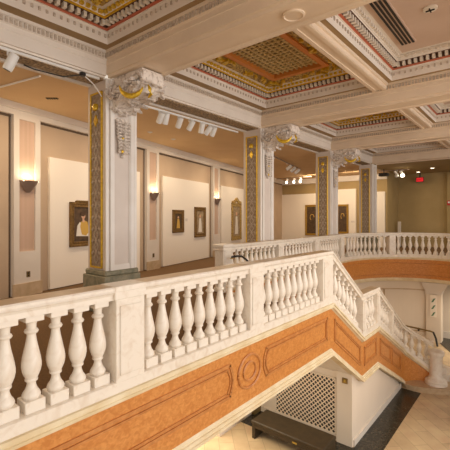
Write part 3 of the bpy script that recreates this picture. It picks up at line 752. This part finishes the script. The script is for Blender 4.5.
# ------------------------------------------------------------------ sconces, outlets
def wthing(name, label, cat, k, off, z, group=None):
    p = wp(k, off, z); return thing(name, label, cat, p, WR, group)     # local x along the wall, local -y towards the room
sc = None
SL = ['lit wall sconce on the upright at the far left', 'lit wall sconce just right of the nearest pier', 'lit wall sconce left of the tall crested frame']
for i, k in enumerate((.57, 4.80, 9.02)):
    if sc is None:
        sc = wthing('wall_sconce', SL[0], 'sconce', k, .03, .50)
        m = MB(); n = 10; vs = []
        rings = [(.03,.0,.03),(.10,.06,.07),(.165,.16,.13),(.20,.235,.17)]
        for (rx, z, ry) in rings:
            for j in range(n+1): a = PI+PI*j/n; vs.append((rx*math.cos(a), ry*math.sin(a), z))
        w = n+1; fs = []
        for r_ in range(3):
            for j in range(n): fs.append((r_*w+j, r_*w+j+1, (r_+1)*w+j+1, (r_+1)*w+j))
        for r_ in range(3): fs.append((r_*w, (r_+1)*w, (r_+1)*w+n, r_*w+n))
        fs.append(tuple(range(w)))
        m.add(vs, fs, 0, True); m.build('bowl', sconce_m, sc)
        m = MB(); m.box(-.17, .17, -.10, -.0, .225, .232); m.build('lamp', glow, sc)
        cur = sc
    else:
        cur = copy_tree(sc); cur.location = wp(k, .03, .50)
    cur['label'] = SL[i]; cur['group'] = 'uplight sconces along the gallery wall'
    ld = bpy.data.lights.new('sconce_light', 'AREA'); ld.energy = 3; ld.color = (1,.80,.52); ld.size = .22; ld.size_y = .08; ld.shape = 'RECTANGLE'
    lo = bpy.data.objects.new('sconce_light', ld); COL.objects.link(lo); lo.location = wp(k, .11, .76); lo.rotation_euler = (PI, 0, WR)
for i, k in enumerate((.57, 4.78)):
    t = wthing('wall_outlet', ('dark electrical outlet below the far left sconce', 'dark electrical outlet low on the wall right of the nearest pier')[i], 'outlet', k, .035, -1.17)
    m = MB(); m.bbox(-.04, .04, -.012, .004, -.06, .06, .003); m.build('plate', bronze, t)
    m = MB(); m.box(-.015, .015, -.016, -.01, .01, .04); m.box(-.015, .015, -.016, -.01, -.04, -.01); m.build('socket', black_mt, t)

# ------------------------------------------------------------------ pictures
def disc(m, cx, cz, rx, rz, y0, y1, mi=0, n=16):
    m.prism([(cx+rx*math.cos(2*PI*i/n), cz+rz*math.sin(2*PI*i/n)) for i in range(n)], y0, y1, 'y', mi)
def picture(root, w, h, fw, cm, figure, fm=frame_m, crest=False):
    m = MB()
    for (ins, d, ww) in ((0, .05, fw*.45), (fw*.4, .035, fw*.35), (fw*.7, .045, fw*.3)):
        x0, x1, z0, z1 = -w/2+ins, w/2-ins, ins, h-ins
        for (a, b, c, e) in ((x0, x0+ww, z0, z1), (x1-ww, x1, z0, z1), (x0, x1, z0, z0+ww), (x0, x1, z1-ww, z1)): m.bbox(a, b, -d, 0, c, e, .006)
    if crest:
        for i in range(-4, 5): disc(m, i*w*.1, h+.02+.10*math.exp(-(i/1.8)**2)*1.6, .07, .08, -.06, 0)
        for i in range(-6, 7): disc(m, i*w*.077, -.01, .04, .03, -.055, 0, n=10)
    m.build('frame', fm, root)
    m = MB(); m.box(-w/2+fw*.8, w/2-fw*.8, -.02, 0, fw*.8, h-fw*.8); c = m.build('canvas', cm, root)
    figure(c, w-1.6*fw, h-1.6*fw, fw*.8)
def lady(c, w, h, b):
    Y0, Y1 = -.026, -.018
    def poly(name, pts, mt, e=0):
        m = MB(); m.prism([(x*w, b+z*h) for x, z in pts], Y0-e, Y1, 'y'); m.build(name, mt, c)
    poly('painted_dress', [(-.34,.16),(-.02,.10),(.30,.12),(.34,.40),(.20,.52),(.02,.52),(-.16,.56),(-.28,.46)], whitep)
    poly('painted_bodice', [(-.06,.22),(.16,.18),(.34,.30),(.24,.56),(.06,.62),(-.10,.56),(-.14,.44)], goldp, .002)
    poly('painted_skirt', [(-.42,.08),(.42,.04),(.36,.16),(-.34,.18)], canvas_m, .003)
    m = MB(); disc(m, .02*w, b+.73*h, .10*w, .085*h, Y0-.004, Y1); m.prism([(-.03*w, b+.56*h), (.08*w, b+.56*h), (.06*w, b+.70*h), (-.01*w, b+.70*h)], Y0-.004, Y1, 'y'); m.build('painted_face', skin, c)
    m = MB(); disc(m, .0*w, b+.79*h, .12*w, .07*h, Y0-.006, Y1); m.build('painted_hair', hairm, c)
def standing(dressm):
    def fn(c, w, h, b):
        m = MB(); m.prism([(-.22*w, b+.08*h), (.22*w, b+.08*h), (.16*w, b+.45*h), (.10*w, b+.66*h), (-.10*w, b+.66*h), (-.14*w, b+.45*h)], -.026, -.018, 'y'); m.build('painted_figure', dressm, c)
        m = MB(); disc(m, 0, b+.74*h, .09*w, .06*h, -.03, -.018); m.build('painted_face', skin, c)
    return fn
t = wthing('framed_portrait', 'gilt framed portrait of a dark haired lady in white sleeves and gold bodice', 'picture', 2.02, .0, -.70); picture(t, .78, 1.05, .12, canvas_m, lady, crest=False)
m = MB(); 
for i in range(-3, 4): disc(m, i*.055, 1.06, .05, .035, -.05, 0, n=10)
m.build('crest', frame_m, t)
t = wthing('framed_portrait', 'smaller dark portrait at left on the second white display board', 'picture', 6.18, .0, -.53); picture(t, .68, .77, .13, canvas_m, standing(goldp))
t = wthing('framed_portrait', 'larger pale portrait at right on the second white display board', 'picture', 7.67, .0, -.75); picture(t, .82, 1.12, .14, paleprt, standing(whitep))
t = wthing('framed_portrait', 'tall gilt frame with an arched crest, partly behind the second pier', 'picture', 10.98, .0, -1.0); picture(t, 1.05, 1.62, .15, paleprt, standing(whitep), fm=gilt_m, crest=True)
m = MB(); m.bbox(-.07, .07, -.01, .0, -.05, .05, .003); t = m.build('wall_label', trim_m, None, wp(6.72, .005, -.1)); t.rotation_euler = (0,0,WR); tag(t, 'tiny white caption card between the two small portraits', 'label card')
m = MB(); m.bbox(-.10, .10, -.006, .0, -.05, .05, .003); t = m.build('wall_label', trim_m, None, (-7.78, 20.39, -.25)); tag(t, 'tiny caption card right of the dark picture with a round glint', 'label card')
def dark(c, w, h, b):
    m = MB(); n = 20
    pts = [(.18*w*math.cos(i*2*PI/n), -.025, b+.60*h+.11*h*math.sin(i*2*PI/n)) for i in range(14)]
    m.tube(pts, .02, 6); m.build('painted_glint', goldp, c)
    m = MB(); disc(m, .05*w, b+.42*h, .2*w, .14*h, -.026, -.018); m.build('painted_figure', canvas_m, c)
gframe = mat('bright_gilt_frame', (.50,.30,.05), (.35,.2,.03), 20, .4, .3)
t = thing('framed_painting', 'dark gilt framed painting half hidden by the third pier', 'picture', (-10.2, 20.395, -1.08)); picture(t, .90, 1.80, .12, canvas_m, dark, fm=gframe)
t = thing('framed_painting', 'dark gilt framed painting with a round glint, right of the third pier', 'picture', (-8.35, 20.395, -.92)); picture(t, .68, 1.62, .10, canvas_m, dark, fm=gframe)

# ------------------------------------------------------------------ track lights
def track(label, p0, p1, name='light_track', r=.018, mt=white_mt):
    p0, p1 = Vector(p0), Vector(p1); d = (p1-p0); ln = d.length; d.normalize(); n = Vector((-d.y, d.x, 0))
    m = MB(); m.obox((p0+p1)/2, d*(ln/2), n*r, Vector((0,0,r))); return tag(m.build(name, mt), label, 'light track')
def make_spot():
    r = thing('track_spotlight', '', 'spotlight')
    m = MB(); m.tube([(0,0,0),(0,0,-.05)], .012, 8); m.build('stem', white_mt, r)
    m = MB(); m.lathe([(.045,-.02),(.05,-.02),(.055,.0),(.055,.17),(.05,.185),(.02,.19)], n=16); h = m.build('lamp_head', white_mt, r, (0,0,-.20))
    h.rotation_euler = (0,.35,0)
    m = MB(); m.lathe([(.04,-.024),(.04,-.021)], n=12); m.build('lamp_face', black_mt, h)
    return r
sp0 = make_spot(); first = True
def spot(loc, label, group, rz=0, tilt=.5, scale=1):
    global first
    s = sp0 if first else copy_tree(sp0); first = False
    s.location = loc; s.rotation_euler = (0,0,rz); s.scale = (scale,)*3; s['label'] = label
    if group: s['group'] = group
    for c in s.children:
        if c.name.startswith('lamp_head'): c.rotation_euler = (0, tilt, 0)
    return s
track('white light track under the nearest beam at top left', (-5.49, -.3, 2.25), (-5.49, 3.42, 2.25))
spot((-5.50, 2.05, 2.235), 'single white cylinder spotlight hanging from the track at top left', None, .8, .45, 1.15)
t = thing('track_feed', 'black connector with trailing cables at the end of the nearest light track', 'connector', (-5.47, 3.12, 2.20))
m = MB(); m.lathe([(.04,0),(.05,.01),(.05,.05),(.03,.06)], n=12); m.build('connector_box', black_mt, t)
m = MB(); m.tube([(0,0,.02),(-.12,-.25,-.05),(-.3,-.6,.0),(-.38,-.72,.05)], .01, 6); m.build('black_cable', black_mt, t)
m = MB(); m.tube([(0,.02,.02),(.0,.10,-.02),(-.0,.2,-.08),(-.04,.36,-.22)], .009, 6); m.build('white_cable', white_mt, t)
m = MB(); m.tube([(-7.35,2.50,CZ-.025),(-6.1,2.75,CZ-.025)], .016, 6); tag(m.build('conduit', white_mt), 'thin white conduit along the gallery ceiling at left', 'conduit')
track('white light track behind the second beam, carrying seven spotlights', (-5.98, 4.3, 2.20), (-5.98, 7.75, 2.20))
ks = [('first', 161), ('second', 167), ('third', 180), ('fourth', 191), ('fifth', 203), ('sixth', 208), ('seventh', 214)]
C_, S_ = math.cos(math.radians(39.6)), math.sin(math.radians(39.6))
for i, (w, px) in enumerate(ks):
    dx = -S_*377+C_*(px-2-225); dy = C_*377+S_*(px-2-225); Y = dy*(-5.98/dx)
    spot((-5.98, Y, 2.18), '%s spotlight counted from the left in the row of seven white track heads' % w, 'seven track spotlights', random.uniform(-.3, .3), (.7, .4, .65, .6, .35, .75, .6)[i], 1.12)
track('grey light track in the gallery bay behind the second pier', (-7.2, 11.0, 2.22), (-8.5, 15.8, 2.22), mt=sconce_m)
for i, (q, w) in enumerate(((0.03, 'leftmost'), (.52, 'middle left'), (.66, 'middle'), (.80, 'right'))):
    p = Vector((-7.2,11.0,2.20)).lerp(Vector((-8.5,15.8,2.20)), q)
    spot(p, '%s white spotlight on the track seen between the second and third piers' % w, 'spotlights beyond the second pier', .3, .9, 1.25)
t = [(-10.9, 18.6), (-10.5, 18.7), (-10.1, 18.7)]
track('far light track near the end wall', (-11.6, 18.7, 2.2), (-9.4, 18.7, 2.2), mt=sconce_m)
for i, (x, y) in enumerate(t):
    s = spot((x, y, 2.18), ('left', 'middle', 'right')[i]+' lit lamp of the three small glowing ones near the end wall', 'glowing lamps near the end wall', 0, .5, 1.0)
    m = MB(); m.lathe([(.001,-.07),(.05,-.05),(.07,0),(.05,.05),(.001,.07)], n=12); m.build('bulb', glow2, s, (.05, -.05, -.24))
track('far light track right of the farthest pier', (-7.0, 19.4, 2.28), (-4.7, 19.4, 2.28), mt=sconce_m)
for i, (x, w) in enumerate(((-5.22, 'left'), (-4.96, 'right'))):
    s = spot((x, 19.4, 2.27), '%s one of the pair of lit lamps left of the exit sign' % w, 'pair of lamps near the exit sign', 0, -.6, 1.1)
    m = MB(); m.lathe([(.001,-.08),(.07,-.05),(.09,0),(.07,.05),(.001,.08)], n=12); m.build('bulb', glow2 if i else white_mt, s, (.0, -.06, -.26))
t = thing('projector', 'black projector hanging right of the farthest pier', 'projector', (-5.75, 19.1, 2.06))
m = MB(); m.bbox(-.22, .22, -.15, .15, -.08, .08, .03); m.build('body', black_mt, t); m = MB(); m.tube([(0,0,.07),(0,0,.27)], .02, 8); m.build('mount', black_mt, t)
m = MB(); m.lathe([(.05,0),(.05,.04)], n=12); o = m.build('lens', black_mt, t, (-.12, -.15, 0)); o.rotation_euler = (PI/2, 0, 0)

# exit sign reads EXIT
t = thing('exit_sign', 'small black sign with glowing red EXIT letters on the far ceiling', 'exit sign', (-4.78, 22.0, 1.98))
m = MB(); m.bbox(-.19, .19, -.04, .04, -.13, .13, .01); m.bbox(-.03,.03,-.03,.03,.12,.37,.005); m.build('housing', black_mt, t)
m = MB(); m.box(-.165, .165, -.048, -.04, -.10, .10); m.build('face', redglow, t)
cu = bpy.data.curves.new('letters', 'FONT'); cu.body = 'EXIT'; cu.size = .15; cu.align_x = 'CENTER'; cu.align_y = 'CENTER'; cu.extrude = .003
cu.materials.append(black_mt)
tmp = bpy.data.objects.new('tmp', cu); COL.objects.link(tmp); bpy.context.view_layer.update(); me_ = bpy.data.meshes.new_from_object(tmp.evaluated_get(bpy.context.evaluated_depsgraph_get())); bpy.data.objects.remove(tmp); bpy.data.curves.remove(cu)
lt = bpy.data.objects.new('letters', me_); COL.objects.link(lt); lt.parent = t; lt.location = (0, -.051, 0); lt.rotation_euler = (PI/2, 0, 0)
t = thing('fire_alarm', 'small red fire alarm on the pilaster at the far right', 'alarm', (-3.46, 22.19, .72))
m = MB(); m.bbox(-.09, .09, -.05, 0, -.12, .12, .01); m.build('body', redp, t); m = MB(); m.lathe([(.05,0),(.05,.03)], n=12); o = m.build('lens', white_mt, t, (0,-.05,.03)); o.rotation_euler = (PI/2,0,0)
m = MB(); m.bbox(-.07, .07, -.07, .07, 0, 1.35, .01); t = m.build('post', trim_m, None, (-5.75, 21.8, FL)); tag(t, 'slim pale post standing against the olive far wall', 'post')
# recessed downlights
for i, (x, y, lab) in enumerate(((-8.4, 12.6, 'round recessed downlight above the grey track between the piers'), (-3.85, 20.2, 'round recessed downlight right of the exit sign'), (-4.75, 21.5, 'round recessed downlight just above the exit sign'))):
    zc = CZ if i == 0 else CZ+.08
    t = thing('recessed_downlight', lab, 'downlight', (x, y, zc)); m = MB(); m.lathe([(.11,0),(.11,-.015),(.08,-.02)], n=18); m.build('ring', white_mt, t)
    m = MB(); m.lathe([(.075,-.021),(.075,-.024)], n=16); m.build('lamp', glow2, t)
m = MB(); m.box(-.11, .11, -.03, .03, -.012, 0)
for q in range(5): m.box(-.1+.045*q, -.08+.045*q, -.035, .035, -.016, -.008, 1)
t = m.build('ceiling_vent', [bronze, stripe], None, (-7.13, 3.44, CZ)); t.rotation_euler = (0,0,.7); tag(t, 'small dark slotted grille in the ceiling above the portrait', 'vent')
for (x, y, lab) in ((-7.96, 6.48, 'left one of two small round ceiling covers beneath the seven spotlights'), (-8.16, 7.5, 'right one of two small round ceiling covers beneath the seven spotlights')):
    m = MB(); m.lathe([(.07,0),(.07,-.008),(.05,-.015),(.02,-.03)], n=14); t = m.build('sprinkler_cover', trim_m, None, (x, y, CZ)); tag(t, lab, 'sprinkler')

# ------------------------------------------------------------------ lights
def area(name, loc, rot, sx, sy, e, col):
    d = bpy.data.lights.new(name, 'AREA'); d.shape = 'RECTANGLE'; d.size = sx; d.size_y = sy; d.energy = e; d.color = col
    o = bpy.data.objects.new(name, d); COL.objects.link(o); o.location = loc; o.rotation_euler = rot; return o
# tall windows on the right hand side of the hall
area('window_daylight', (7.5, 6, .8), (0, math.radians(90), 0), 6, 16, 700, (.97,.96,.96))
# gallery downlights wash walls and ceiling
for i, y in enumerate((1.2, 3.6, 6.0, 8.4, 10.8, 13.4, 16.2)):
    k = (y-2.82)/WU.y; x = (W0+WU*k).x+1.25
    area('gallery_downlight', (x, y, CZ-.05), (0, 0, 0), .5, .5, 26, (1,.80,.55))
for x in (-9.5, -7.2): area('end_wall_light', (x, 18.4, CZ-.05), (math.radians(35), 0, 0), .8, .4, 50, (1,.78,.52))
area('end_gallery_light', (-4, 19.5, CZ), (0, 0, 0), 1.5, .8, 35, (1,.80,.50))
# overhead fill added to brighten floor and rail tops; then the lower hall lamps
area('well_fill_light', (2.0, 8.5, 2.6), (0, 0, 0), 2, 3, 260, (1,.84,.62))
area('lower_hall_lamp', (-5.5, 5.2, -2.5), (0, 0, 0), 1.6, 1.6, 90, (1,.84,.60))
area('lower_hall_lamp', (-1.0, 14.8, -2.6), (0, 0, 0), 1.5, 1.5, 60, (1,.86,.68))
W = bpy.data.worlds.new('World'); S.world = W; W.use_nodes = True
W.node_tree.nodes['Background'].inputs[0].default_value = (1.0, .87, .72, 1); W.node_tree.nodes['Background'].inputs[1].default_value = .70

# ------------------------------------------------------------------ camera
cd = bpy.data.cameras.new('camera'); cam = bpy.data.objects.new('camera', cd); COL.objects.link(cam)
cam.location = (0,0,0); cam.rotation_euler = (PI/2, 0, math.radians(39.6)); cd.sensor_width = 36; cd.lens = 377/450*36; cd.shift_y = -8/450
cd.clip_start = .05
S.camera = cam
S.view_settings.view_transform = 'Standard'; S.view_settings.look = 'None'; S.view_settings.gamma = 1; S.view_settings.use_curve_mapping = False
S.view_settings.exposure = 0.2
